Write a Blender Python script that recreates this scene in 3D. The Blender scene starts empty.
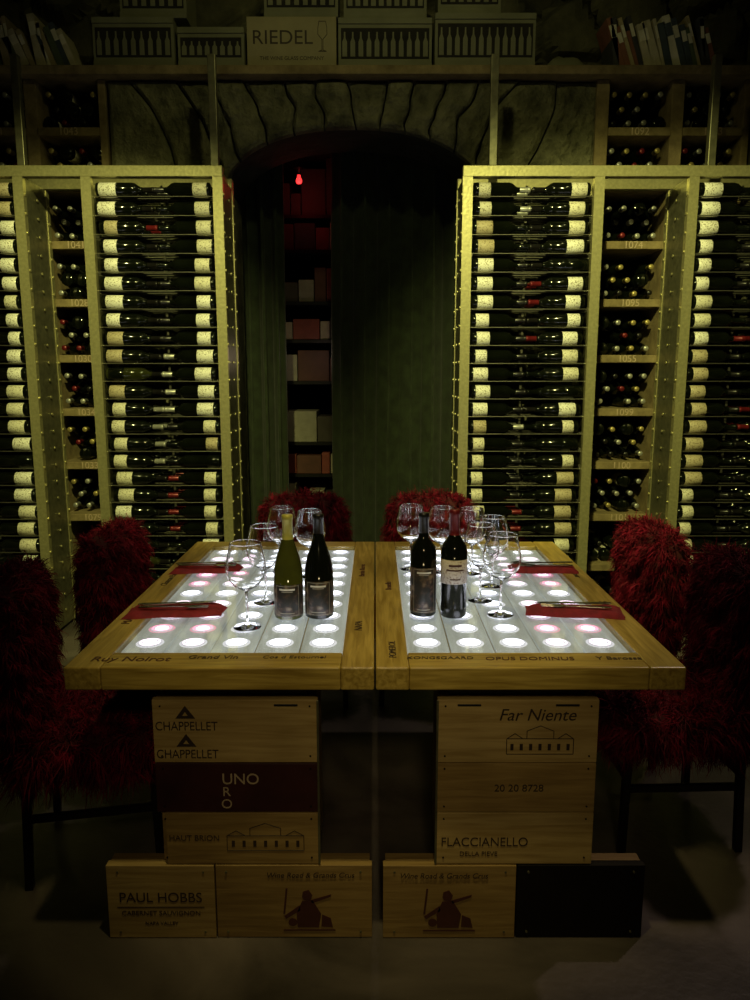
import bpy, math, random
from mathutils import Vector, Matrix, noise
random.seed(7)
rnd=random.random
def U(a,b): return random.uniform(a,b)
sc=bpy.context.scene
try:
    sc.view_settings.view_transform='Standard'
    sc.view_settings.look='None'
except Exception: pass

# ---------------------------------------------------------------- materials
def newmat(name):
    m=bpy.data.materials.new(name); m.use_nodes=True
    nt=m.node_tree; return m,nt,nt.nodes['Principled BSDF']
def setp(b,**k):
    for n,v in k.items():
        n=n.replace('_',' ')
        if n in b.inputs:
            b.inputs[n].default_value=v
def c4(c): return (c[0],c[1],c[2],1)
def plain(name,col,rough=.5,metal=0,var=.15,scale=20,bump=0,spec=.5):
    m,nt,b=newmat(name)
    setp(b,Roughness=rough,Metallic=metal); b.inputs['Specular IOR Level'].default_value=spec
    tc=nt.nodes.new('ShaderNodeTexCoord'); n=nt.nodes.new('ShaderNodeTexNoise')
    n.inputs['Scale'].default_value=scale; n.inputs['Detail'].default_value=4
    nt.links.new(tc.outputs['Object'],n.inputs['Vector'])
    r=nt.nodes.new('ShaderNodeValToRGB')
    r.color_ramp.elements[0].position=.3; r.color_ramp.elements[1].position=.7
    r.color_ramp.elements[0].color=c4([x*(1-var) for x in col]); r.color_ramp.elements[1].color=c4([min(1,x*(1+var)) for x in col])
    nt.links.new(n.outputs['Fac'],r.inputs['Fac']); nt.links.new(r.outputs['Color'],b.inputs['Base Color'])
    if bump:
        bp=nt.nodes.new('ShaderNodeBump'); bp.inputs['Strength'].default_value=bump; bp.inputs['Distance'].default_value=.02
        nt.links.new(n.outputs['Fac'],bp.inputs['Height']); nt.links.new(bp.outputs['Normal'],b.inputs['Normal'])
    return m
def wood(name,c1,c2,axis='X',rough=.45,scale=6):
    m,nt,b=newmat(name); setp(b,Roughness=rough)
    tc=nt.nodes.new('ShaderNodeTexCoord'); mp=nt.nodes.new('ShaderNodeMapping')
    s={'X':(1.0,14,14),'Y':(14,1.0,14),'Z':(14,14,1.0)}[axis]
    mp.inputs['Scale'].default_value=s
    n=nt.nodes.new('ShaderNodeTexNoise'); n.inputs['Scale'].default_value=scale; n.inputs['Detail'].default_value=8; n.inputs['Distortion'].default_value=.6
    n2=nt.nodes.new('ShaderNodeTexNoise'); n2.inputs['Scale'].default_value=2.5
    r=nt.nodes.new('ShaderNodeValToRGB'); r.color_ramp.elements[0].position=.32; r.color_ramp.elements[1].position=.68
    r.color_ramp.elements[0].color=c4(c1); r.color_ramp.elements[1].color=c4(c2)
    mx=nt.nodes.new('ShaderNodeMix'); mx.data_type='RGBA'; mx.blend_type='MULTIPLY'
    r2=nt.nodes.new('ShaderNodeValToRGB'); r2.color_ramp.elements[0].position=.3; r2.color_ramp.elements[0].color=(.55,.52,.5,1); r2.color_ramp.elements[1].position=.6
    L=nt.links.new
    L(tc.outputs['Object'],mp.inputs['Vector']); L(mp.outputs['Vector'],n.inputs['Vector']); L(tc.outputs['Object'],n2.inputs['Vector'])
    L(n.outputs['Fac'],r.inputs['Fac']); L(n2.outputs['Fac'],r2.inputs['Fac'])
    mx.inputs[0].default_value=.8
    L(r.outputs['Color'],mx.inputs[6]); L(r2.outputs['Color'],mx.inputs[7]); L(mx.outputs[2],b.inputs['Base Color'])
    bp=nt.nodes.new('ShaderNodeBump'); bp.inputs['Strength'].default_value=.15; bp.inputs['Distance'].default_value=.004
    L(n.outputs['Fac'],bp.inputs['Height']); L(bp.outputs['Normal'],b.inputs['Normal'])
    return m
def stone(name,c1,c2,scale=5,bump=.6,rough=.85,dist=.03):
    m,nt,b=newmat(name); setp(b,Roughness=rough)
    L=nt.links.new
    tc=nt.nodes.new('ShaderNodeTexCoord')
    n=nt.nodes.new('ShaderNodeTexNoise'); n.inputs['Scale'].default_value=scale; n.inputs['Detail'].default_value=10; n.inputs['Roughness'].default_value=.65
    r=nt.nodes.new('ShaderNodeValToRGB'); r.color_ramp.elements[0].position=.35; r.color_ramp.elements[1].position=.65
    r.color_ramp.elements[0].color=c4(c1); r.color_ramp.elements[1].color=c4(c2)
    L(tc.outputs['Object'],n.inputs['Vector']); L(n.outputs['Fac'],r.inputs['Fac']); L(r.outputs['Color'],b.inputs['Base Color'])
    bp=nt.nodes.new('ShaderNodeBump'); bp.inputs['Strength'].default_value=bump; bp.inputs['Distance'].default_value=dist
    L(n.outputs['Fac'],bp.inputs['Height']); L(bp.outputs['Normal'],b.inputs['Normal'])
    return m
def labelmat(name,col,ink=(.3,.26,.18),sc_=1.0):
    m,nt,b=newmat(name); setp(b,Roughness=.6)
    L=nt.links.new
    tc=nt.nodes.new('ShaderNodeTexCoord'); mp=nt.nodes.new('ShaderNodeMapping'); mp.inputs['Scale'].default_value=(130*sc_,130*sc_,170*sc_)
    n=nt.nodes.new('ShaderNodeTexNoise'); n.inputs['Scale'].default_value=1; n.inputs['Detail'].default_value=3
    r=nt.nodes.new('ShaderNodeValToRGB'); r.color_ramp.elements[0].position=.36; r.color_ramp.elements[1].position=.46
    r.color_ramp.elements[0].color=c4(ink); r.color_ramp.elements[1].color=c4(col)
    L(tc.outputs['Object'],mp.inputs['Vector']); L(mp.outputs['Vector'],n.inputs['Vector']); L(n.outputs['Fac'],r.inputs['Fac']); L(r.outputs['Color'],b.inputs['Base Color'])
    return m
def emit(name,col,st,base=(.5,.5,.5)):
    m,nt,b=newmat(name); b.inputs['Base Color'].default_value=c4(base)
    b.inputs['Emission Color'].default_value=c4(col); b.inputs['Emission Strength'].default_value=st
    return m
M_steel=plain('brushed_steel',(.52,.48,.25),.36,.6,.15,60,.05)
M_steel2=plain('steel_side',(.20,.19,.12),.42,.6,.25,30,.05)
M_rod=plain('rack_rod',(.22,.21,.17),.35,.8,.05)
M_black=plain('black_metal',(.012,.011,.011),.4,.4,.1)
M_bglass=plain('dark_bottle_glass',(.004,.005,.003),.10,0,.2,20,0,.4)
M_bglass2=plain('olive_bottle_glass',(.022,.024,.006),.08,0,.2,20,0,.5)
M_sgreen=plain('green_wine_glass',(.055,.06,.010),.06,0,.2,20,0,.6)
M_labA=labelmat('label_cream',(.74,.71,.56)); M_labB=labelmat('label_white',(.88,.87,.78))
M_labC=labelmat('label_tan',(.5,.43,.28),(.2,.14,.08)); M_labD=labelmat('label_grey',(.42,.42,.36),(.1,.1,.08))
M_labP=labelmat('label_cream_front',(.66,.60,.54),(.35,.25,.2),1.2)
M_labE=plain('label_edge',(.30,.28,.24),.5)
def piclabel():
    m,nt,b=newmat('label_dark_picture'); L=nt.links.new; setp(b,Roughness=.5)
    tc=nt.nodes.new('ShaderNodeTexCoord'); n=nt.nodes.new('ShaderNodeTexNoise'); n.inputs['Scale'].default_value=45; n.inputs['Detail'].default_value=6
    r=nt.nodes.new('ShaderNodeValToRGB'); e=r.color_ramp.elements; e[0].position=.45; e[0].color=(.018,.017,.016,1); e[1].position=.68; e[1].color=(.24,.19,.14,1)
    x=e.new(.56); x.color=(.07,.04,.03,1)
    L(tc.outputs['Object'],n.inputs['Vector']);L(n.outputs['Fac'],r.inputs['Fac']);L(r.outputs['Color'],b.inputs['Base Color']); return m
M_labK=piclabel()
M_capK=plain('capsule_black',(.012,.011,.011),.3,.2); M_capR=plain('capsule_red',(.16,.012,.016),.35,.3)
M_capG=plain('capsule_gold',(.42,.34,.12),.35,.4); M_capW=plain('capsule_silver',(.4,.4,.36),.35,.4)
M_capY=plain('capsule_yellowgreen',(.50,.46,.09),.35,.2)
M_box1=wood('crate_wood_light',(.42,.28,.10),(.60,.43,.18),'X',.55)
M_box2=wood('crate_wood_mid',(.31,.195,.065),(.45,.30,.11),'X',.55)
M_box3=plain('crate_dark_red',(.045,.011,.010),.5,0,.3,12)
M_box4=plain('crate_black',(.008,.006,.005),.6,0,.3,12,0,.2)
M_top=wood('table_frame_wood_long',(.32,.21,.04),(.60,.43,.11),'Y',.30)
M_topx=wood('table_frame_wood_cross',(.32,.21,.04),(.60,.43,.11),'X',.30)
M_ink=plain('ink',(.035,.02,.012),.6); M_inkL=plain('ink_light',(.50,.38,.26),.6); M_inkR=plain('ink_red',(.22,.05,.03),.6)
M_inkD=plain('ink_dark_red',(.07,.02,.014),.6); M_inkW=plain('ink_white',(.7,.68,.62),.6)
M_stone=stone('stone_block',(.08,.08,.045),(.29,.28,.16),6,1,.9,.12)
M_mort=stone('stone_joint',(.012,.012,.008),(.04,.04,.03),10,.6)
M_rough=stone('rough_stone',(.05,.05,.032),(.16,.15,.09),4,1)
M_plast=stone('bin_plaster',(.15,.11,.05),(.30,.23,.11),9,.4)
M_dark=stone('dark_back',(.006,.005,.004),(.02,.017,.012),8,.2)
M_card=plain('cardboard',(.30,.26,.14),.7,0,.12,8)
M_card2=plain('cardboard_grey',(.18,.18,.11),.7,0,.15,8)

class MB:
    def __init__(s): s.v=[];s.f=[];s.m=[];s.s=[];s.T=None
    def add(s,vs,fs,m,sm=False,M=None):
        T=M if M is not None else s.T
        o=len(s.v)
        if T is not None: s.v.extend([tuple(T@Vector(p)) for p in vs])
        else: s.v.extend([tuple(p) for p in vs])
        for i,f in enumerate(fs):
            s.f.append([o+k for k in f]); s.m.append(m[i] if isinstance(m,list) else m); s.s.append(sm)
    def box(s,x0,x1,y0,y1,z0,z1,m,M=None):
        s.add([(x0,y0,z0),(x1,y0,z0),(x1,y1,z0),(x0,y1,z0),(x0,y0,z1),(x1,y0,z1),(x1,y1,z1),(x0,y1,z1)],
              [(0,3,2,1),(4,5,6,7),(0,1,5,4),(1,2,6,5),(2,3,7,6),(3,0,4,7)],m,False,M)
    def lathe(s,prof,mats,seg=16,M=None,sm=True):
        vs=[];fs=[];ms=[]
        n=len(prof)
        for r,z in prof:
            r=max(r,.00005)
            for j in range(seg):
                a=2*math.pi*j/seg; vs.append((r*math.cos(a),r*math.sin(a),z))
        for i in range(n-1):
            for j in range(seg):
                k=(j+1)%seg
                fs.append((i*seg+j,i*seg+k,(i+1)*seg+k,(i+1)*seg+j))
                ms.append(mats(i,2*math.pi*(j+.5)/seg) if callable(mats) else (mats[i] if isinstance(mats,(list,tuple)) else mats))
        s.add(vs,fs,ms,sm,M)
    def cyl(s,p0,p1,r,m,seg=8,r2=None,caps=True,sm=True):
        p0=Vector(p0);p1=Vector(p1);d=p1-p0;L=d.length
        q=d.to_track_quat('Z','Y').to_matrix().to_4x4()
        T=Matrix.Translation(p0)@q
        if s.T is not None: T=s.T@T
        if r2 is None:r2=r
        vs=[(r*math.cos(2*math.pi*j/seg),r*math.sin(2*math.pi*j/seg),0) for j in range(seg)]+[(r2*math.cos(2*math.pi*j/seg),r2*math.sin(2*math.pi*j/seg),L) for j in range(seg)]
        s.add(vs,[(j,(j+1)%seg,seg+(j+1)%seg,seg+j) for j in range(seg)],m,sm,T)
        if caps: s.add(vs,[tuple(range(seg-1,-1,-1)),tuple(range(seg,2*seg))],m,False,T)
    def poly(s,pts,y0,y1,m):   # polygon in XZ extruded along Y
        n=len(pts)
        vs=[(p[0],y0,p[1]) for p in pts]+[(p[0],y1,p[1]) for p in pts]
        s.add(vs,[tuple(range(n)),tuple(range(2*n-1,n-1,-1))]+[(i,n+i,n+(i+1)%n,(i+1)%n) for i in range(n)],m)
    def build(s,name,mats,parent=None,bevel=0,loc=None,rot=None):
        me=bpy.data.meshes.new(name); me.from_pydata(s.v,[],s.f)
        for m in mats: me.materials.append(m)
        me.polygons.foreach_set('material_index',s.m); me.polygons.foreach_set('use_smooth',s.s)
        me.update()
        o=bpy.data.objects.new(name,me); sc.collection.objects.link(o)
        if loc: o.location=loc
        if rot: o.rotation_euler=rot
        if parent: o.parent=parent
        if bevel:
            b=o.modifiers.new('bevel','BEVEL'); b.width=bevel; b.segments=2; b.limit_method='ANGLE'; b.angle_limit=math.radians(50)
        return o
def text(name,body,size,loc,mat,parent=None,rot=(math.pi/2,0,0),sx=1.0,shear=0):
    cu=bpy.data.curves.new(name,'FONT'); cu.body=body; cu.size=size; cu.align_x='CENTER'; cu.align_y='CENTER'; cu.extrude=.0006; cu.shear=shear
    cu.materials.append(mat)
    o=bpy.data.objects.new(name,cu); sc.collection.objects.link(o); o.location=loc; o.rotation_euler=rot; o.scale=(sx,1,1)
    if parent: o.parent=parent
    return o
def empty(name,loc=(0,0,0)):
    o=bpy.data.objects.new(name,None); sc.collection.objects.link(o); o.location=loc; return o

# ---------------------------------------------------------------- room shell
def floor_mat():
    m,nt,b=newmat('polished_concrete'); setp(b,Roughness=.45); L=nt.links.new
    tc=nt.nodes.new('ShaderNodeTexCoord')
    n=nt.nodes.new('ShaderNodeTexNoise'); n.inputs['Scale'].default_value=1.6; n.inputs['Detail'].default_value=9; n.inputs['Distortion'].default_value=1.2
    r=nt.nodes.new('ShaderNodeValToRGB'); r.color_ramp.elements[0].position=.35; r.color_ramp.elements[1].position=.68
    r.color_ramp.elements[0].color=(.045,.036,.032,1); r.color_ramp.elements[1].color=(.17,.138,.125,1)
    n2=nt.nodes.new('ShaderNodeTexNoise'); n2.inputs['Scale'].default_value=40; n2.inputs['Detail'].default_value=4
    bp=nt.nodes.new('ShaderNodeBump'); bp.inputs['Strength'].default_value=.15; bp.inputs['Distance'].default_value=.01
    L(tc.outputs['Object'],n.inputs['Vector']);L(tc.outputs['Object'],n2.inputs['Vector']);L(n.outputs['Fac'],r.inputs['Fac']);L(r.outputs['Color'],b.inputs['Base Color'])
    L(n2.outputs['Fac'],bp.inputs['Height']);L(bp.outputs['Normal'],b.inputs['Normal'])
    return m
mb=MB(); mb.box(-3.3,3.3,-1.6,7.1,-.1,0,0); mb.build('floor',[floor_mat()])
mb=MB(); mb.box(-3.3,3.3,-1.6,7.1,3.95,4.1,0); mb.build('ceiling',[M_rough])
mb=MB(); mb.box(-3.3,-3.15,-1.6,7.1,0,3.95,0); mb.build('wall_left',[M_rough])
mb=MB(); mb.box(3.15,3.3,-1.6,7.1,0,3.95,0); mb.build('wall_right',[M_rough])
mb=MB(); mb.box(-3.15,3.15,-1.6,-1.45,0,3.95,0); mb.build('wall_front',[M_rough])

# upper rough rock wall (displaced)
mb=MB(); NX,NZ=150,34
vs=[];fs=[]
for j in range(NZ+1):
    for i in range(NX+1):
        x=-3.15+6.3*i/NX; z=3.10+.85*j/NZ
        d,p=noise.voronoi(Vector((x*2.6,z*3.6,0)))
        e=min(.12,(d[1]-d[0])*.45)
        y=5.0-e-.05*noise.noise(Vector((x*4,z*4,3)))-.1*(z-3.1)
        vs.append((x,y,z))
for j in range(NZ):
    for i in range(NX):
        a=j*(NX+1)+i; fs.append((a,a+1,a+NX+2,a+NX+1))
mb.add(vs,fs,0,False)
mb.box(-3.15,3.15,5.15,5.3,3.0,3.95,0)
mb.build('wall_back_upper',[M_rough])

# back wall with flattened stone arch
CX,HW=-.125,.715
XL,XR,OL,OR=-1.49,1.25,-.84,.59
WY=4.47
def arch(x):
    u=min(1,abs((x-CX)/HW)); return 2.54+.30*(1-u**2.3)**(1/1.7)
mb=MB()
mb.box(XL,OL,WY+.03,4.95,0,2.52,0); mb.box(OR,XR,WY+.03,4.95,0,2.52,0)
N=36
for i in range(N):
    xa=OL+(OR-OL)*i/N; xb=OL+(OR-OL)*(i+1)/N
    mb.poly([(xa,arch(xa)),(xb,arch(xb)),(xb,3.08),(xa,3.08)],WY+.05,4.95,1)
mb.box(XL,OL,WY+.05,4.95,2.52,3.08,1); mb.box(OR,XR,WY+.05,4.95,2.52,3.08,1)
# joints: (x bottom, x top, bend)
J=[(-1.48,-1.48,0),(-1.10,-1.36,.06),(-.86,-1.10,.05),(-.76,-.93,.035),(-.60,-.74,.02),(-.44,-.50,.02),(-.27,-.33,-.012),(-.12,-.15,.01),(.02,.07,.012),(.17,.22,-.01),(.31,.40,-.02),(.44,.58,-.03),(.56,.78,-.05),(.80,1.02,.03),(1.24,1.24,0)]
def jl(k,n=9):
    xb,xt,bd=J[k]; zb=arch(xb) if OL<xb<OR else 2.53
    out=[]
    for i in range(n):
        t=i/(n-1)
        jx=.03*noise.noise(Vector((k*3.1,t*3.2,0))) if 0<k<len(J)-1 else 0
        out.append((xb+(xt-xb)*t+bd*math.sin(math.pi*t)+jx,zb+(3.072-zb)*t))
    return out
# each stone gets a front surface with relief
def stone_block(k):
    n=9; m=12
    A=[(x+.0055,z) for x,z in jl(k,n)]; B=[(x-.0055,z) for x,z in jl(k+1,n)]
    yo=WY-.02+U(-.02,.015)
    vs=[];fs=[]
    rows=14
    def lerp(P,t):
        f=t*(len(P)-1); i=min(int(f),len(P)-2); g=f-i
        return (P[i][0]*(1-g)+P[i+1][0]*g,P[i][1]*(1-g)+P[i+1][1]*g)
    for r in range(rows+1):
        t=r/rows; a=lerp(A,t); b=lerp(B,t)
        for c in range(m+1):
            s=c/m; x=a[0]+(b[0]-a[0])*s
            zl=a[1]+(b[1]-a[1])*s
            if OL<x<OR:
                zl=arch(x)+(3.072-arch(x))*t
            ed=min(1,min(s,1-s)*m/1.5)*min(1,min(t,1-t)*rows/1.5)
            y=yo+.022*(1-ed)**2-.020*noise.noise(Vector((x*9,zl*9,k)))*ed-.016*noise.noise(Vector((x*25,zl*25,k)))*ed
            vs.append((x,y,zl))
    nf=len(vs)
    for r in range(rows):
        for c in range(m):
            q=r*(m+1)+c; fs.append((q,q+1,q+m+2,q+m+1))
    loop=[c for c in range(m+1)]+[r*(m+1)+m for r in range(1,rows+1)]+[rows*(m+1)+c for c in range(m-1,-1,-1)]+[r*(m+1) for r in range(rows-1,0,-1)]
    back=[(vs[i][0],WY+.06,vs[i][2]) for i in loop]; vs+=back
    L=len(loop)
    for i in range(L):
        j=(i+1)%L; fs.append((loop[i],nf+i,nf+j,loop[j]))
    mb.add(vs,fs,0,False)
for k in range(len(J)-1): stone_block(k)
mb.build('wall_back',[M_stone,M_mort])
# rear passage
mb=MB()
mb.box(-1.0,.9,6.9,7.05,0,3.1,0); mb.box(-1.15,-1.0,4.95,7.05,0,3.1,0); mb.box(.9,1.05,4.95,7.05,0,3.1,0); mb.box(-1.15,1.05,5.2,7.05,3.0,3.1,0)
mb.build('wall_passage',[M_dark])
mb=MB(); mb.box(-3.15,-2.36,WY,4.95,0,3.08,0); mb.box(2.12,3.15,WY,4.95,0,3.08,0); mb.build('wall_back_sides',[M_rough])
mb=MB(); mb.box(-3.1,3.1,WY-.09,4.85,3.083,3.13,0); ledge=mb.build('ledge_shelf',[M_plast],bevel=.006)

# ---------------------------------------------------------------- bottles
def bprof(b=False):
    if b: return [(0,0),(.034,0),(.040,.004),(.041,.03),(.041,.045),(.0415,.0455),(.0415,.125),(.041,.1255),(.040,.145),(.034,.175),(.024,.205),(.0165,.23),(.0145,.245),(.0148,.246),(.0148,.285),(.016,.286),(.016,.297),(.0145,.30),(0,.30)]
    return [(0,0),(.033,0),(.037,.004),(.0375,.03),(.0375,.045),(.038,.0455),(.038,.135),(.0375,.1355),(.0375,.185),(.034,.202),(.022,.218),(.0148,.23),(.0140,.243),(.0144,.244),(.0144,.285),(.0155,.286),(.0155,.297),(.014,.30),(0,.30)]
def bottle(mb,M,g,lab,cap,burg=False,seg=14,labfn=None,zl=None,capfrom=12):
    P=bprof(burg)
    if zl:
        R=P[4][0]
        P[3]=(R,min(zl[0]-.001,.03) if zl[0]>.012 else .006); P[4]=(R,zl[0]-.0004); P[5]=(P[5][0],zl[0]); P[6]=(P[6][0],zl[1]); P[7]=(R,zl[1]+.0004)
    def f(i,a):
        if i==5:
            if labfn is None: return lab
            return lab if labfn(a) else g
        if i>=capfrom: return cap
        return g
    mb.lathe(P,f,seg,M)
BM=[M_bglass,M_bglass2,M_labA,M_labB,M_labC,M_labD,M_capK,M_capR,M_capG,M_capW]
def rack(x0,name):
    W=.735;x1=x0+W;y0=4.1;y1=4.42;top=2.49
    root=empty(name,(0,0,0))
    mb=MB()
    pw=.052
    for (a,b) in ((x0,x0+pw),(x1-pw,x1)):
        mb.box(a,b,y0,y0+.035,0,top,0)
        mb.box(a,b,y1-.035,y1,0,top,0)
    for xs in (x0+.004,x1-.010):
        mb.box(xs,xs+.006,y0+.035,y1-.035,.02,top,1)
    mb.box(x0,x1,y0+.0,y0+.03,.0,.05,0)
    mb.box(x0,x1,y1-.03,y1,.0,.05,0)
    rows=25;pitch=.0955
    zz=[2.435-pitch*i for i in range(rows)]
    for z in zz:
        for y in (y0+.03,y0+.08,y0+.12,y0+.17,y0+.21,y0+.26):
            mb.cyl((x0+.01,y,z-.037),(x1-.01,y,z-.037),.0032,2,6,caps=False)
        for xs,sg in ((x0,-1),(x1,1)):
            for yy in (y0+.017,y0+.16,y1-.017):
                mb.cyl((xs,yy,z-.03),(xs+sg*.005,yy,z-.03),.008,0,8)
    for y in (y0+.145,y0+.235):
        mb.box(x0+W/2-.006,x0+W/2+.006,y+.045,y+.05,.05,top,2)
    fr=mb.build('rack_frame',[M_steel,M_steel2,M_rod],root)
    mb=MB()
    run=[0,0];lab=[2,2]; sh=[(.02,.09),(.02,.09)]; cp=[6,6]
    for ri,z in enumerate(zz):
        for side in (0,1):
            if run[side]<=0:
                lab[side]=random.choice([2,2,3,3,2,4,3]); run[side]=random.randint(1,4); a=U(.012,.030); sh[side]=(a,a+U(.055,.095)); cp[side]=random.choice([6,6,6,6,7,6,9,0,0])
            run[side]-=1
            for dp,y in enumerate((y0+.055,y0+.145,y0+.235)):
                l=lab[side]
                if rnd()<(.4 if dp else .06): l=0
                jx=U(-.004,.014)
                if side==0: M=Matrix.Translation((x0+.060+jx,y,z))@Matrix.Rotation(math.pi/2,4,'Y')
                else: M=Matrix.Translation((x1-.060-jx,y,z))@Matrix.Rotation(-math.pi/2,4,'Y')
                M=M@Matrix.Rotation(U(0,6.28),4,'Z')
                bottle(mb,M,0 if rnd()<.94 else 1,l,cp[side],False,12,None,sh[side])
    mb.build('racked_bottles',BM,root)
    return root
for x in (-2.56,-1.525,.455,1.628): rack(x,'wine_rack')
def beam(xa,xb,posts,name):
    mb=MB(); mb.box(xa,xb,4.1,4.15,2.49,2.545,0); mb.box(xa,xb,4.37,4.42,2.49,2.545,0)
    for x in posts: mb.box(x-.02,x+.02,4.11,4.15,2.545,3.08,1)
    for x in (xa+.02,xb-.06): mb.box(x,x+.04,4.15,4.37,2.50,2.54,0)
    mb.build(name,[M_steel,M_steel2],bevel=.003)
beam(-2.56,-.79,[-.83,-1.83],'steel_beam'); beam(.455,2.36,[.61,1.74],'steel_beam')

# pigeonhole bins
ZS=[.02,.32,.63,.945,1.26,1.57,1.885,2.205,2.515,2.81,3.08]
def bins(cols,name,labels):
    root=empty(name); mb=MB(); bt=MB()
    lo=min(c[0] for c in cols)-.07; hi=max(c[1] for c in cols)+.04
    edges=sorted(cols)
    px=[(lo,edges[0][0])]+[(edges[i][1],edges[i+1][0]) for i in range(len(edges)-1)]+[(edges[-1][1],hi)]
    for a,b in px: mb.box(a,b,WY-.02,4.93,0,3.08,0)
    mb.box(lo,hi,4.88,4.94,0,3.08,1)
    for a,b in edges:
        for i,z in enumerate(ZS[:-1]):
            mb.box(a,b,WY-.03,4.87,z-.022,z+.022,0)
            w=b-a; n=4; sp=w/n
            for r in range(3 if z>.5 else 2):
                off=0 if r%2==0 else sp/2
                for k in range(n if r%2==0 else n-1):
                    if rnd()<.08: continue
                    x=a+sp/2+off+k*sp+U(-.003,.003); zc=z+.062+r*.074+U(-.003,.003)
                    if rnd()<.85:
                        M=Matrix.Translation((x,WY+.33,zc))@Matrix.Rotation(math.pi/2,4,'X')
                    else:
                        M=Matrix.Translation((x,WY+.03,zc))@Matrix.Rotation(-math.pi/2,4,'X')
                    bottle(bt,M,0,random.choice([2,0,0]),random.choice([6,9,7,8,9,8,9]),False,10)
    mb.build('bin_shelving',[M_plast,M_dark],root,bevel=.004)
    bt.build('binned_bottles',BM,root)
    k=0
    for a,b in edges:
        for z in ZS[2:-1]:
            text('number_plate',labels[k%len(labels)],.055,((a+b)/2,WY-.031,z-.001),M_inkL,root); k+=1
bins([(1.295,1.64),(1.71,2.04)],'wine_bin_shelf',['1101','1100','1099','1055','1095','1074','1093','1092','1078'])
bins([(-1.87,-1.53),(-2.29,-1.94)],'wine_bin_shelf',['1033','1034','1030','1028','1041','1042','1043','1091','1079'])

# ---------------------------------------------------------------- ledge items
def books(xa,xb,name,lean0,seed):
    random.seed(seed); mb=MB(); x=xa; cols=list(range(7))
    while x<xb:
        t=U(.015,.042);h=U(.19,.27);d=U(.15,.2); ln=lean0+U(-.05,.05) if rnd()<.85 else lean0*.4
        off=t/math.cos(ln)
        M=Matrix.Translation((x,0,3.131+(t*abs(math.sin(ln)) if ln>0 else 0)))@Matrix.Rotation(ln,4,'Y')
        c=random.choice(cols)
        mb.box(0,t,4.42,4.42+d,0,h,c,M); mb.box(.002,t-.002,4.423,4.42+d-.002,h,h+.001,6,M)
        if rnd()<.7: mb.box(.002,t-.002,4.4185,4.42,h*.6,h*.85,6 if c!=6 else 0,M)
        x+=off+.002
    return mb.build(name,[plain('bk%d%s'%(i,name),c,.6) for i,c in enumerate([(.06,.08,.10),(.22,.09,.05),(.5,.45,.3),(.10,.13,.07),(.40,.33,.18),(.05,.05,.05),(.7,.66,.5)])])
books(-2.25,-1.62,'row_of_books',-.38,3)
books(1.30,1.86,'row_of_books',-.30,5)
random.seed(11)
def crate(xa,xb,z0,z1,name,kind,y=4.42):
    mb=MB(); d=.24
    mb.box(xa,xb,y,y+d,z0,z1,0)
    if kind=='pic':
        mb.box(xa+.015,xb-.015,y-.003,y,z0+.05,z1-.05,1)
        n=int((xb-xa)/.045)
        for i in range(n):
            x=xa+.035+(xb-xa-.07)*i/max(1,n-1)
            zc=z0+.06; h=(z1-z0)-.13
            P=[(x-.013,zc),(x+.013,zc),(x+.013,zc+h*.6),(x+.005,zc+h*.75),(x+.004,zc+h),(x-.004,zc+h),(x-.005,zc+h*.75),(x-.013,zc+h*.6)]
            mb.poly(P,y-.005,y-.003,2)
        mb.box(xa,xb,y-.008,y,z1-.03,z1,0); mb.box(xa,xb,y-.008,y,z0,z0+.03,0)
    o=mb.build(name,[M_card if kind=='logo' else M_card2,M_dark,M_card2],bevel=.003)
    if kind=='logo':
        text('printed_name','RIEDEL',.10,((xa+xb)/2-.05,y-.001,(z0+z1)/2+.02),M_ink,o,sx=1.08)
        text('printed_small','THE WINE GLASS COMPANY',.027,((xa+xb)/2,y-.001,z0+.045),M_ink,o)
        g=MB(); x=xb-.075;zc=z0+.08
        ol=[(x-.022,zc),(x+.022,zc),(x+.003,zc+.006),(x+.003,zc+.06),(x+.025,zc+.085),(x+.024,zc+.12),(x+.018,zc+.15),(x-.018,zc+.15),(x-.024,zc+.12),(x-.025,zc+.085),(x-.003,zc+.06),(x-.003,zc+.006)]
        for i in range(len(ol)): 
            p,q=ol[i],ol[(i+1)%len(ol)]; g.cyl((p[0],y-.001,p[1]),(q[0],y-.001,q[1]),.0016,0,6)
        g.build('printed_glass',[M_ink],o)
Z0=3.131
crate(-1.53,-1.09,Z0,3.38,'cardboard_box','pic'); crate(-1.07,-.71,Z0,3.33,'cardboard_box','pic')
crate(-.695,-.21,Z0,3.385,'cardboard_box','logo'); crate(-.20,.31,Z0,3.385,'cardboard_box','pic',4.44); crate(.325,.87,Z0,3.40,'cardboard_box','pic')
crate(-1.38,-1.02,3.383,3.60,'cardboard_box','pic',4.44); crate(-.6,-.2,3.388,3.6,'cardboard_box','pic',4.44)
crate(-.17,.28,3.388,3.6,'cardboard_box','pic',4.45); crate(.34,.68,3.403,3.6,'cardboard_box','pic',4.44)
mb=MB()
vs=[];fs=[];n=18
for i in range(n+1):
    for j in range(n+1):
        u=i/n*2-1;v=j/n*2-1
        h=max(0,1-abs(u)**3)*max(0,1-abs(v)**3)
        vs.append((1.06+u*.13,4.55+v*.1,3.131+.09*h*(1+.35*noise.noise(Vector((u*3,v*3,1))))))
for i in range(n):
    for j in range(n): a=i*(n+1)+j; fs.append((a,a+n+1,a+n+2,a+1))
mb.add(vs,fs,0,True); mb.build('folded_sack',[M_card2])

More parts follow.
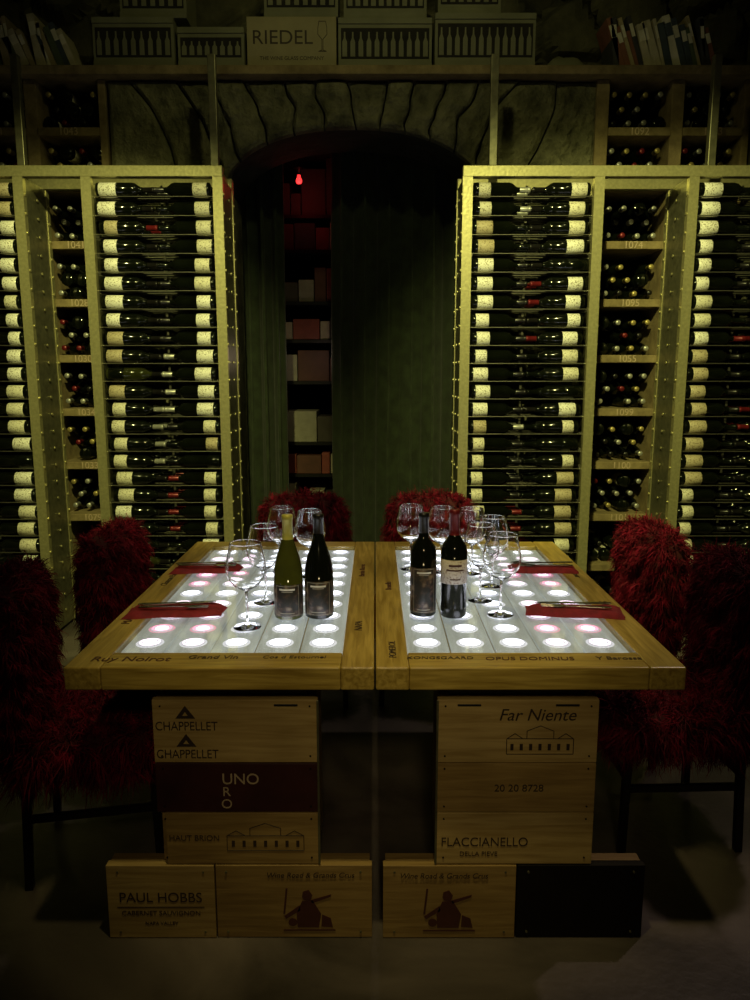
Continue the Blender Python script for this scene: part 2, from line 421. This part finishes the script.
# ---------------------------------------------------------------- curtains & passage shelf
def velvet():
    m=plain('green_velvet',(.020,.030,.012),.85,0,.4,14); m.node_tree.nodes['Principled BSDF'].inputs['Sheen Weight'].default_value=.1
    return m
MV=velvet()
def curtain(xa,xb,y,folds,name,ph=0):
    mb=MB(); NU=int((xb-xa)*160); NV=26; vs=[];fs=[]
    for j in range(NV+1):
        z=.01+2.93*j/NV
        for i in range(NU+1):
            t=i/NU; x=xa+(xb-xa)*t
            a=t*folds*2*math.pi+ph+.6*math.sin(t*7+ph)+.25*math.sin(z*1.3+t*5)
            amp=.055*(1+.4*math.sin(t*11))
            vs.append((x+.015*math.sin(a*2),y+amp*math.sin(a)+.02*noise.noise(Vector((x*3,z*1.2,ph))),z))
    for j in range(NV):
        for i in range(NU): a=j*(NU+1)+i; fs.append((a,a+1,a+NU+2,a+NU+1))
    mb.add(vs,fs,0,True); o=mb.build(name,[MV]); s=o.modifiers.new('sol','SOLIDIFY'); s.thickness=.006
curtain(-.98,-.60,5.05,4,'curtain',.4); curtain(-.28,.85,5.05,8,'curtain',1.2)
root=empty('storage_shelf'); mb=MB(); bx=MB()
sx0,sx1=-.80,-.12
for x in (sx0,sx1-.03): mb.box(x,x+.03,5.6,6.0,0,2.72,0)
z=.1; q=0
while z<2.6:
    hh=[.27,.36,.24,.45,.3][q%5]; q+=1
    mb.box(sx0,sx1,5.6,6.0,z-.012,z+.012,0)
    x=sx0+.035
    while x<sx1-.1:
        w=U(.06,.24);h=U(.12,hh-.03)
        if x+w>sx1-.035: w=sx1-.035-x
        bx.box(x,x+w-.006,5.61+U(0,.03),5.95,z+.0125,z+h,random.choice([0,1,2,3,4,2,4,2])); x+=w
    z+=hh
mb.build('shelf_frame',[M_black],root)
bx.build('stored_boxes',[plain('bx%d'%i,c,.6) for i,c in enumerate([(.35,.30,.22),(.2,.04,.03),(.05,.04,.03),(.28,.26,.2),(.09,.03,.02)])],root,bevel=.003)
mb=MB()
mb.lathe([(.0,-.02),(.014,-.017),(.021,-.007),(.021,.007),(.014,.02),(.010,.04)],0,16)
mb.lathe([(.014,.038),(.016,.04),(.016,.07),(.04,.08),(.04,.0815),(0,.082)],1,16)
mb.cyl((0,0,.08),(0,0,.21),.004,1,8)
mb.build('pendant_lamp',[emit('red_bulb',(1,.03,.03),2),M_black],loc=(-.52,5.42,2.785))

# ---------------------------------------------------------------- table
ZT=.79; YF,YB=1.70,3.07
def led(name,col,s): return emit(name,col,s,(.6,.6,.6))
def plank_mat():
    m,nt,b=newmat('planks_painted_glow'); L=nt.links.new
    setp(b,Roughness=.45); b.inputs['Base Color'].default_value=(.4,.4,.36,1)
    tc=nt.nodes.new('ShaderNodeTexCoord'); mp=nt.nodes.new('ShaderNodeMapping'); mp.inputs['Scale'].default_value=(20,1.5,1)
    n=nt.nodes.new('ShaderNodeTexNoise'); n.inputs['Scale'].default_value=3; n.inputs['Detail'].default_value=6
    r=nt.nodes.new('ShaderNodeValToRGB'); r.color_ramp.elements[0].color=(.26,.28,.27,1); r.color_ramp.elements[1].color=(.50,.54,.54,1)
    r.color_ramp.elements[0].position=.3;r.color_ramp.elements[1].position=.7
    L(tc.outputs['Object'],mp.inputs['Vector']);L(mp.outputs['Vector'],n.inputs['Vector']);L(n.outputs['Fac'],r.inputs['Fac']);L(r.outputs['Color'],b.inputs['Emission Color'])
    b.inputs['Emission Strength'].default_value=.75  # planks emit by themselves, standing in for LED light falling on them
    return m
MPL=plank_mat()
def sheet_glass():
    m=bpy.data.materials.new('sheet_glass'); m.use_nodes=True; nt=m.node_tree; nt.nodes.clear(); L=nt.links.new
    o=nt.nodes.new('ShaderNodeOutputMaterial'); mx=nt.nodes.new('ShaderNodeMixShader'); t=nt.nodes.new('ShaderNodeBsdfTransparent'); g=nt.nodes.new('ShaderNodeBsdfGlossy'); f=nt.nodes.new('ShaderNodeLayerWeight')
    p=nt.nodes.new('ShaderNodeMath'); p.operation='POWER'; p.inputs[1].default_value=4
    q=nt.nodes.new('ShaderNodeMath'); q.operation='MULTIPLY_ADD'; q.inputs[1].default_value=.6; q.inputs[2].default_value=.035
    f.inputs['Blend'].default_value=.5
    t.inputs['Color'].default_value=(.96,.98,.97,1); g.inputs['Roughness'].default_value=.05
    L(f.outputs['Facing'],p.inputs[0]);L(p.outputs[0],q.inputs[0]);L(q.outputs[0],mx.inputs[0]);L(t.outputs[0],mx.inputs[1]);L(g.outputs[0],mx.inputs[2]);L(mx.outputs[0],o.inputs[0]); return m
MSG=sheet_glass()
M_w=led('led_white',(.86,.86,1.0),4.2); M_p=led('led_pink',(1.0,.32,.52),2.2); M_lp=led('led_lilac',(.97,.72,.92),3.2)
M_ring=emit('led_ring',(.72,.72,.85),.85,(.6,.6,.6)); M_halo=emit('painted_halo',(.80,.78,.9),1.0,(.6,.6,.6)); M_phalo=emit('painted_halo_pink',(1.0,.42,.58),.85,(.6,.4,.45))  # halo rims emit to imitate disc glow spilling onto the planks
def table(sg,name):
    def X(a,b): return (a,b) if sg>0 else (-b,-a)
    root=empty(name)
    mb=MB(); z0=.732
    i0,i1=.002,.745; g0,g1=.082,.658; gy0,gy1=1.80,2.985
    a,b=X(i0,g0); mb.box(a,b,YF,YB,z0,ZT,0)
    a,b=X(g1,i1); mb.box(a,b,YF,YB,z0,ZT,0)
    a,b=X(g0+.0005,g1-.0005); mb.box(a,b,YF,gy0,z0,ZT,1); mb.box(a,b,gy1,YB,z0,ZT,1)
    mb.box(a,b,gy0,gy1,z0+.004,z0+.014,1)
    mb.build('top_frame',[M_top,M_topx],root,bevel=.004)
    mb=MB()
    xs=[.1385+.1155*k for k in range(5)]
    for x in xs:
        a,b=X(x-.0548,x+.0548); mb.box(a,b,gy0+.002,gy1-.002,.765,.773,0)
    mb.build('glow_painted_planks',[MPL],root)
    mb=MB()
    for r in range(10):
        y=1.912+.1145*r
        for k,x in enumerate(xs):
            m=0
            if k>=3 and r in (0,1,2,3,5,6,7,8): m=2
            if k==4 and r in (1,5,6,7): m=1
            if k==3 and r in(1,6): m=1
            T=Matrix.Translation((sg*x,y,.7735))
            mb.lathe([(0,.002),(.018,.002),(.0185,.0005)],m if m!=1 else 2,24,T)
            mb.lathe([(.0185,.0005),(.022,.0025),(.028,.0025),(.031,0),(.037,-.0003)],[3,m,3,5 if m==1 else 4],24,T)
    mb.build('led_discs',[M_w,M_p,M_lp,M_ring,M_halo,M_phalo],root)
    mb=MB(); a,b=X(g0+.001,g1-.001); mb.box(a,b,gy0+.001,gy1-.001,.783,.7895,0); mb.build('glass_inlay',[MSG],root)
    if sg<0: u0,u1,l0,l1,sp=-.563,-.145,-.705,-.008,-.42
    else: u0,u1,l0,l1,sp=.158,.566,.021,.708,.372
    ya,yb=1.78,1.98
    mb=MB()
    mb.box(u0+.006,u1-.006,ya+.02,yb,.215,.672,1)
    mb.box(u0+.03,u1-.03,ya+.03,yb-.02,.672,.732,4)
    mb.box(u0,u1,ya,ya+.02,.502,.672,0)
    mb.box(u0,u1 ,ya,ya+.02,.364,.499,2 if sg<0 else 1)
    mb.box(u0+(.02 if sg<0 else 0),u1,ya,ya+.02,.216,.361,1 if sg<0 else 0)
    mb.box(l0+.006,l1-.006,ya+.02,ya+.05,.004,.213,1)
    if sg<0:
        mb.box(l0,sp-.002,ya-.004,ya+.02,.002,.213,0); mb.box(sp+.002,l1,ya-.002,ya+.02,.002,.213,1)
    else:
        mb.box(l0,sp-.002,ya-.004,ya+.02,.002,.213,1); mb.box(sp+.002,l1,ya-.002,ya+.02,.002,.213,3)
    mb.box(u0+.02,u1-.02,ya+.05,yb-.01,.0,.214,1)
    xe=u1 if sg<0 else u0
    mb.box(xe-.003,xe+.003,ya-.003,ya,.216,.672,5)
    for xx in (l0+.03,sp-.03,sp+.03,l1-.03):
        for zz in (.02,.195): mb.cyl((xx,ya-.006,zz),(xx,ya,zz),.003,5,8)
    for xx in (u0+.02,u1-.02):
        for zz in (.235,.345,.38,.485,.52,.655): mb.cyl((xx,ya-.002,zz),(xx,ya,zz),.0025,4,8)
    for xx in (u0+.08,u1-.08):
        if sg>0 or xx>-.3: mb.box(xx-.03,xx+.03,ya-.003,ya,.655,.661,4)
    mb.build('pedestal',[M_box1,M_box2,M_box3,M_box4,M_black,M_steel2],root,bevel=.0025)
    mb=MB()
    a,b=X(.30,.56); mb.box(a,b,2.74,2.94,.06,.67,1); mb.box(a+.03,b-.03,2.77,2.91,.67,.732,0); mb.box(a-.01 if sg<0 else a,b if sg<0 else b+.01,2.70,2.98,0,.06,1)
    mb.build('rear_pedestal',[M_black,M_box2],root,bevel=.0025)
    y=1.7765
    ink=MB()
    def castle(cx,cz,w,h):
        for (a,b,c,d) in ((-.5,-.5,.5,-.5),(-.5,-.5,-.5,.1),(.5,-.5,.5,.1),(-.5,.1,.5,.1),(-.2,.1,-.2,.4),(.2,.1,.2,.4),(-.2,.4,0,.6),(.2,.4,0,.6),(-.5,.1,-.38,.3),(-.38,.3,-.26,.1),(.5,.1,.38,.3),(.38,.3,.26,.1)):
            p=(cx+a*w,y+.003,cz+b*h);q=(cx+c*w,y+.003,cz+d*h); ink.cyl(p,q,.0011,0,5)
        for i in range(7):
            x=cx-.42*w+.14*w*i; ink.box(x-.004,x+.004,y+.0025,y+.004,cz-.35*h,cz-.1*h,0)
    def figure(cx,cz,s,yy):
        P=lambda pts:[(cx+a*s,cz+b*s) for a,b in pts]
        for pts in ([(-.5,-.5),(.6,-.5),(.6,-.47),(-.5,-.47)],[(-.2,-.42),(.25,-.42),(.3,-.1),(.12,.22),(-.1,.2),(-.22,-.1)],
                    [(-.06,.22),(.08,.22),(.12,.34),(.04,.46),(-.08,.42),(-.1,.3)],[(.12,.15),(.5,.3),(.52,.36),(.08,.22)],[(-.15,.1),(-.48,-.15),(-.44,-.22),(-.14,-.02)],
                    [(.3,-.4),(.55,-.42),(.5,-.2),(.32,-.12)],[(-.5,-.1),(-.46,-.1),(-.4,.5),(-.44,.5)]):
            ink.poly(P(pts),yy-.0012,yy,1)
        ink.cyl((cx-.3*s,yy,cz-.3*s),(cx-.3*s,yy-.001,cz-.3*s),.012,1,12)
    if sg<0:
        for zz in (.600,.524):
            text('stencil','CHAPPELLET',.034,(-.478,y+.003,zz),M_ink,root,sx=.82)
            ink.poly([(-.505,zz+.022),(-.455,zz+.022),(-.48,zz+.056)],y+.0018,y+.0035,0)
            ink.poly([(-.487,zz+.030),(-.473,zz+.030),(-.48,zz+.04)],y+.001,y+.0025,2)
        text('stencil','UNO',.042,(-.345,y+.003,.455),M_inkL,root); text('stencil','R',.036,(-.382,y+.003,.42),M_inkL,root); text('stencil','O',.036,(-.382,y+.003,.386),M_inkL,root)
        text('stencil','PAUL HOBBS',.040,(-.565,y-.001,.120),M_ink,root,sx=.95); text('stencil','CABERNET SAUVIGNON',.019,(-.565,y-.001,.075),M_ink,root); text('stencil','NAPA VALLEY',.014,(-.565,y-.001,.045),M_ink,root)
        ink.box(-.68,-.45,y-.0015,y+.0005,.092,.094,0)
        castle(-.285,.29,.2,.07); text('stencil','HAUT BRION',.022,(-.47,y+.003,.29),M_ink,root)
        figure(-.18,.085,.125,y+.001); text('stencil','Wine Road & Grands Crus',.021,(-.17,y,.185),M_ink,root,shear=.2)
    else:
        text('stencil','Far Niente',.045,(.41,y+.003,.630),M_ink,root,shear=.25); castle(.42,.560,.17,.070)
        text('stencil','20 20 8728',.028,(.37,y+.003,.43),M_ink,root); text('stencil','FLACCIANELLO',.036,(.285,y+.003,.278),M_ink,root,sx=.9)
        text('stencil','DELLA PIEVE',.018,(.27,y+.003,.245),M_ink,root)
        figure(.19,.085,.125,y-.001); text('stencil','Wine Road & Grands Crus',.021,(.18,y-.003,.185),M_ink,root,shear=.2)
    ink.build('stencil_artwork',[M_ink,M_inkD,M_box1],root)
    if sg<0: T=[('Ruy Noirot',-.60,1.752,.042,0),('Grand Vin',-.40,1.765,.03,0),('Cos d Estournel',-.2,1.765,.024,0),('MARGAUX',-.7,2.1,.035,math.pi/2),('Chateau Palmer',-.702,2.5,.03,math.pi/2),('NAPA',-.045,2.0,.03,math.pi/2),('Barolo Riserva',-.045,2.6,.028,math.pi/2)]
    else: T=[('OPUS DOMINUS',.38,1.755,.030,0),('KONGSGAARD',.16,1.76,.024,0),('Y Barossa',.60,1.758,.028,0),('SASSICAIA',.70,2.15,.035,-math.pi/2),('Chateau Latour',.702,2.6,.03,-math.pi/2),('POMEROL',.045,1.82,.026,math.pi/2),('Brunello',.045,2.4,.028,math.pi/2)]
    for i,(s,x,yy,sz,r) in enumerate(T): text('brand_writing',s,sz,(x,yy,ZT+.0006),M_ink if i%3 else M_inkD,root,rot=(0,0,r),shear=.1)
table(-1,'dining_table'); table(1,'dining_table')

# ---------------------------------------------------------------- chairs with shaggy fur
def fur_mats():
    m,nt,b=newmat('red_fur'); L=nt.links.new; setp(b,Roughness=.7)
    b.inputs['Specular IOR Level'].default_value=.2
    tc=nt.nodes.new('ShaderNodeTexCoord'); n=nt.nodes.new('ShaderNodeTexNoise'); n.inputs['Scale'].default_value=22; n.inputs['Detail'].default_value=5
    r=nt.nodes.new('ShaderNodeValToRGB'); r.color_ramp.elements[0].position=.35; r.color_ramp.elements[0].color=(.05,.001,.005,1); r.color_ramp.elements[1].position=.7; r.color_ramp.elements[1].color=(.25,.003,.026,1)
    L(tc.outputs['Object'],n.inputs['Vector']);L(n.outputs['Fac'],r.inputs['Fac']);L(r.outputs['Color'],b.inputs['Base Color'])
    return m
M_fur=fur_mats(); M_core=plain('fleece_hide',(.05,.002,.005),.9)
def chair_mesh():
    random.seed(21); mb=MB()
    pads=[((-.215,0,.665),(.065,.205,.235),4,15000),((.0,0,.400),(.21,.215,.075),5,16000),((-.195,0,.45),(.05,.19,.12),4,2500)]
    for c,h,n,cnt in pads:
        seg,rg=28,16; vs=[];fs=[]
        for i in range(rg+1):
            th=math.pi*i/rg
            for j in range(seg):
                ph=2*math.pi*j/seg; d=(math.sin(th)*math.cos(ph),math.sin(th)*math.sin(ph),math.cos(th))
                s=(sum(abs(q)**n for q in d))**(-1/n); vs.append([c[k]+h[k]*d[k]*s for k in range(3)])
        for i in range(rg):
            for j in range(seg): fs.append((i*seg+j,(i+1)*seg+j,(i+1)*seg+(j+1)%seg,i*seg+(j+1)%seg))
        mb.add(vs,fs,1,True)
        A=[h[1]*h[2],h[0]*h[2],h[0]*h[1]]; tot=sum(A)
        for q in range(cnt):
            r=rnd()*tot; ax=0 if r<A[0] else (1 if r<A[0]+A[1] else 2)
            d=[U(-1,1),U(-1,1),U(-1,1)]; d[ax]=random.choice((-1,1))
            s=(sum(abs(k)**n for k in d))**(-1/n)
            p=Vector([c[k]+h[k]*d[k]*s for k in range(3)])
            nn=Vector([(1 if d[k]>0 else -1)*abs(d[k]*s)**(n-1)/h[k] for k in range(3)]).normalized()
            if nn.z<-.7 and rnd()<.6: continue
            cl=noise.noise_vector(p*20); cl2=noise.noise_vector(p*55)
            L=U(.035,.07)*(1+.6*cl.x)
            side=1-abs(nn.z)
            if c[2]<.45: L*=1+.9*side
            dn=Vector((0,0,-1))
            d1=(nn*.8+cl*1.5+cl2*.8+Vector((U(-.3,.3),U(-.3,.3),U(-.3,.3)-.15))).normalized()
            d2=(d1*.7+dn*.9*(.2+side)+cl2*1.3+Vector((U(-.4,.4),U(-.4,.4),U(-.4,.4)))).normalized()
            d3=(d2*.6+dn*.9*(.3+side)-cl*1.2+Vector((U(-.6,.6),U(-.6,.6),U(-.5,.5)))).normalized()
            w=d1.cross(Vector((U(-1,1),U(-1,1),U(-1,1))))
            if w.length<1e-4: continue
            w=w.normalized()*U(.0009,.0018)
            p0=p-nn*.004;p1=p0+d1*L*.36;p2=p1+d2*L*.36;p3=p2+d3*L*.34
            mb.add([p0-w,p0+w,p1-w,p1+w,p2-w*.8,p2+w*.8,p3],[(0,1,3,2),(2,3,5,4),(4,5,6)],0,True)
    t=.011
    for sx in (-1,1):
        for sy in (-1,1):
            x,y=sx*.175,sy*.175; o=1.06
            mb.add([(x*o-t,y*o-t,0),(x*o+t,y*o-t,0),(x*o+t,y*o+t,0),(x*o-t,y*o+t,0),(x-t,y-t,.38),(x+t,y-t,.38),(x+t,y+t,.38),(x-t,y+t,.38)],
              [(0,3,2,1),(4,5,6,7),(0,1,5,4),(1,2,6,5),(2,3,7,6),(3,0,4,7)],2)
    for sy in (-1,1): mb.box(-.18,.18,sy*.18-.008,sy*.18+.008,.205,.225,2)
    for sx in (-1,1): mb.box(sx*.18-.008,sx*.18+.008,-.18,.18,.245,.265,2)
    mb.box(-.19,.19,-.19,.19,.345,.375,2)
    return mb
cm=chair_mesh(); first=cm.build('dining_chair',[M_fur,M_core,M_black])
places=[(-.860,2.19,11),(-.785,2.78,-3),(.950,2.33,182),(.86,2.83,184),(-.33,3.36,-86),(.24,3.36,-98)]
for i,(x,y,a) in enumerate(places):
    o=first if i==0 else bpy.data.objects.new('dining_chair',first.data)
    if i: sc.collection.objects.link(o)
    o.location=(x,y,0); o.rotation_euler=(0,0,math.radians(a))

# ---------------------------------------------------------------- tableware
def glassmat():
    m=bpy.data.materials.new('crystal'); m.use_nodes=True; nt=m.node_tree; nt.nodes.clear()
    o=nt.nodes.new('ShaderNodeOutputMaterial'); g=nt.nodes.new('ShaderNodeBsdfGlass'); g.inputs['IOR'].default_value=1.5; g.inputs['Roughness'].default_value=0
    nt.links.new(g.outputs[0],o.inputs[0]); return m
MG=glassmat()
gp=[(0,0),(.036,0),(.0378,.0004),(.038,.001),(.0375,.0016),(.035,.002),(.02,.004),(.009,.008),(.0045,.016),(.0036,.04),(.0036,.09),(.006,.103),(.018,.110),(.036,.122),(.050,.142),(.0555,.163),(.054,.185),(.048,.212),(.0424,.238),(.0420,.2396)]
inn=[(.0417,.2400),(.0410,.2400),(.0407,.2396),(.0411,.238),(.0466,.212),(.0526,.185),(.0541,.163),(.0487,.1428),(.0350,.1234),(.017,.1120),(0,.1100)]
mb=MB(); mb.lathe(gp+inn,0,48); g0=mb.build('wine_glass',[MG])
GL=[(-.353,1.99),(-.335,2.22),(-.325,2.58),(-.222,2.52),(.128,2.62),(.235,2.58),(.335,2.56),(.385,2.40),(.325,2.24),(.365,2.10)]
for i,(x,y) in enumerate(GL):
    o=g0 if i==0 else bpy.data.objects.new('wine_glass',g0.data)
    if i: sc.collection.objects.link(o)
    o.location=(x,y,ZT+.0002); s=1.0 if i in(0,1,8,9) else .97; o.scale=(s,s,s)
def sbottle(x,y,burg,mats,h,zl,pic,capfrom=12):
    mb=MB(); R=.0415 if burg else .038
    bottle(mb,Matrix.Scale(h,4,(0,0,1)),0,1,2,burg,40,lambda a: math.sin(a)<.2,zl,capfrom)
    def band(a0,a1,z0,z1,m,e=.0004):   # thin curved printed strip on the label
        n=16; vs=[];fs=[]
        for i in range(n+1):
            a=a0+(a1-a0)*i/n
            vs+= [((R+e)*math.cos(a),(R+e)*math.sin(a),z0*h),((R+e)*math.cos(a),(R+e)*math.sin(a),z1*h)]
        for i in range(n): fs.append((2*i,2*i+2,2*i+3,2*i+1))
        mb.add(vs,fs,m,True)
    c=-math.pi/2; z0,z1=zl
    if pic:
        w=.86
        band(c-w,c+w,z0+.003,z0+.0045,3); band(c-w,c+w,z1-.0045,z1-.003,3)
        band(c-w,c-w+.04,z0+.003,z1-.003,3); band(c+w-.04,c+w,z0+.003,z1-.003,3)
        band(c-.55,c+.55,z1-.016,z1-.011,4); band(c-.4,c+.4,z1-.021,z1-.0185,3)
        band(c-.5,c+.5,z0+.009,z0+.012,3)
    else:
        band(c-.5,c+.5,z1-.018,z1-.012,5); band(c-.7,c+.7,z1-.030,z1-.026,5); band(c-.4,c+.4,z0+.012,z0+.015,5)
    mb.build('wine_bottle',mats+[M_labE,M_inkW,M_inkD],loc=(x,y,ZT+.0002))
sbottle(-.248,2.08,True,[M_sgreen,M_labK,M_capY],1.0,(.012,.105),True,11); sbottle(-.161,2.09,True,[M_bglass,M_labK,M_capK],1.0,(.012,.112),True)
sbottle(.140,2.11,False,[M_bglass,M_labK,M_capK],1.0,(.012,.145),True); sbottle(.227,2.095,False,[M_bglass,M_labP,M_capR],1.04,(.098,.165),False,11)
M_nap=plain('red_napkin',(.22,.008,.018),.8,0,.25,40,.3); M_sil=plain('cutlery_steel',(.35,.32,.27),.25,1,.05)
def napkin(x,y,rot,L=.28,W=.10):
    mb=MB(); nu,nv=36,16; vs=[];fs=[]
    for j in range(nv+1):
        for i in range(nu+1):
            u=i/nu*2-1;v=j/nv*2-1
            e=max(0,1-abs(u)**10)*max(0,1-abs(v)**8)
            z=(.013+.004*noise.noise(Vector((u*2.5,v*2,x*9)))+(.005 if v>.1 else 0)+(.003 if u>.2 else 0))*e
            ww=W/2*(1-.12*u+.08*math.sin(u*5+x))
            vs.append((u*L/2+.006*v,v*ww,z))
    for j in range(nv):
        for i in range(nu): a=j*(nu+1)+i; fs.append((a,a+1,a+nu+2,a+nu+1))
    mb.add(vs,fs,0,True); mb.box(-L*.49,L*.49,-W*.42,W*.42,0,.004,0)
    mb.build('napkin',[M_nap],loc=(x,y,ZT+.0003),rot=(0,0,rot))
    z=.0245; kn=MB()
    def strip(b,pts,zc,th):
        n=len(pts); b.add([(p[0],p[1],zc) for p in pts]+[(p[0],p[1],zc+th) for p in pts],[tuple(range(n-1,-1,-1)),tuple(range(n,2*n))]+[(i,(i+1)%n,n+(i+1)%n,n+i) for i in range(n)],0)
    strip(kn,[(-.11,-.006),(-.09,-.009),(-.02,-.006),(0,-.005),(.01,-.009),(.09,-.008),(.115,.002),(.105,.006),(0,.005),(-.02,.006),(-.09,.009),(-.11,.006)],0,.0025)
    kn.build('table_knife',[M_sil],loc=(x,y+.012,ZT+z),rot=(0,0,rot+.06),bevel=.0006)
    fk=MB(); strip(fk,[(-.1,-.005),(-.08,-.008),(0,-.003),(.03,-.003),(.045,-.011),(.065,-.012),(.065,.012),(.045,.011),(.03,.003),(0,.003),(-.08,.008),(-.1,.005)],0,.0022)
    for k in range(4):
        yy=-.0105+.007*k; strip(fk,[(.064,yy-.0017),(.1,yy-.001),(.1,yy+.001),(.064,yy+.0017)],0,.0022)
    fk.build('table_fork',[M_sil],loc=(x,y-.018,ZT+z-.001),rot=(0,0,rot-.05),bevel=.0006)
napkin(-.585,2.12,.06); napkin(-.60,2.60,.03,.24,.09); napkin(.585,2.12,math.pi-.08); napkin(.60,2.60,math.pi+.03,.24,.09)

# ---------------------------------------------------------------- lights
def spot(name,loc,tgt,col,w,ang,blend=.6,r=.05):
    l=bpy.data.lights.new(name,'SPOT'); l.energy=w; l.color=col; l.spot_size=math.radians(ang); l.spot_blend=blend; l.shadow_soft_size=r
    o=bpy.data.objects.new(name,l); sc.collection.objects.link(o); o.location=loc
    o.rotation_euler=(Vector(tgt)-Vector(loc)).to_track_quat('-Z','Y').to_euler()
YG=(1.0,.98,.33)
spot('ceiling_spot_rack',(-.5,1.3,3.6),(-1.65,4.1,1.2),YG,430,50,.7)
spot('ceiling_spot_rack',(.15,1.3,3.6),(1.4,4.1,1.2),YG,500,54,.7)
spot('added_ledge_fill',(0,2.6,3.8),(0,4.45,2.95),(1,.95,.36),17,110,.8)  # added fill to brighten books and boxes, no actual fixture
spot('ceiling_spot_table',(0,1.15,3.7),(0,2.25,.8),(1,.84,.31),120,42,.9)
spot('ceiling_spot_front',(.1,-1.1,2.5),(0,1.9,.80),(1,.80,.38),58,34,1.0,.12)
spot('ceiling_spot_rear',(0,3.6,3.8),(0,2.7,0),(1,.82,.66),34,60,.9)
spot('ceiling_spot_side',(2.2,3.2,3.8),(1.3,1.5,0),(1,.76,.60),62,42,.9)
l=bpy.data.lights.new('red_lamp_light','POINT'); l.energy=.3; l.color=(1,.05,.04); l.shadow_soft_size=.03
o=bpy.data.objects.new('red_lamp_light',l); sc.collection.objects.link(o); o.location=(-.50,5.36,2.72)
l=bpy.data.lights.new('passage_fill','POINT'); l.energy=.5; l.color=(1,.75,.55); l.shadow_soft_size=.05  # faint fill added for the shelf items, no lamp hangs here
o=bpy.data.objects.new('passage_fill',l); sc.collection.objects.link(o); o.location=(-.40,5.25,1.6)
w=bpy.data.worlds.new('world'); sc.world=w; w.use_nodes=True; w.node_tree.nodes['Background'].inputs[0].default_value=(.02,.025,.015,1); w.node_tree.nodes['Background'].inputs[1].default_value=.2

cam=bpy.data.cameras.new('camera'); co=bpy.data.objects.new('camera',cam); sc.collection.objects.link(co)
co.location=(0,0,1.48); co.rotation_euler=(math.radians(90-9.5),0,0)
cam.sensor_fit='VERTICAL'; cam.sensor_height=24; cam.lens=18; cam.clip_start=.05
sc.camera=co
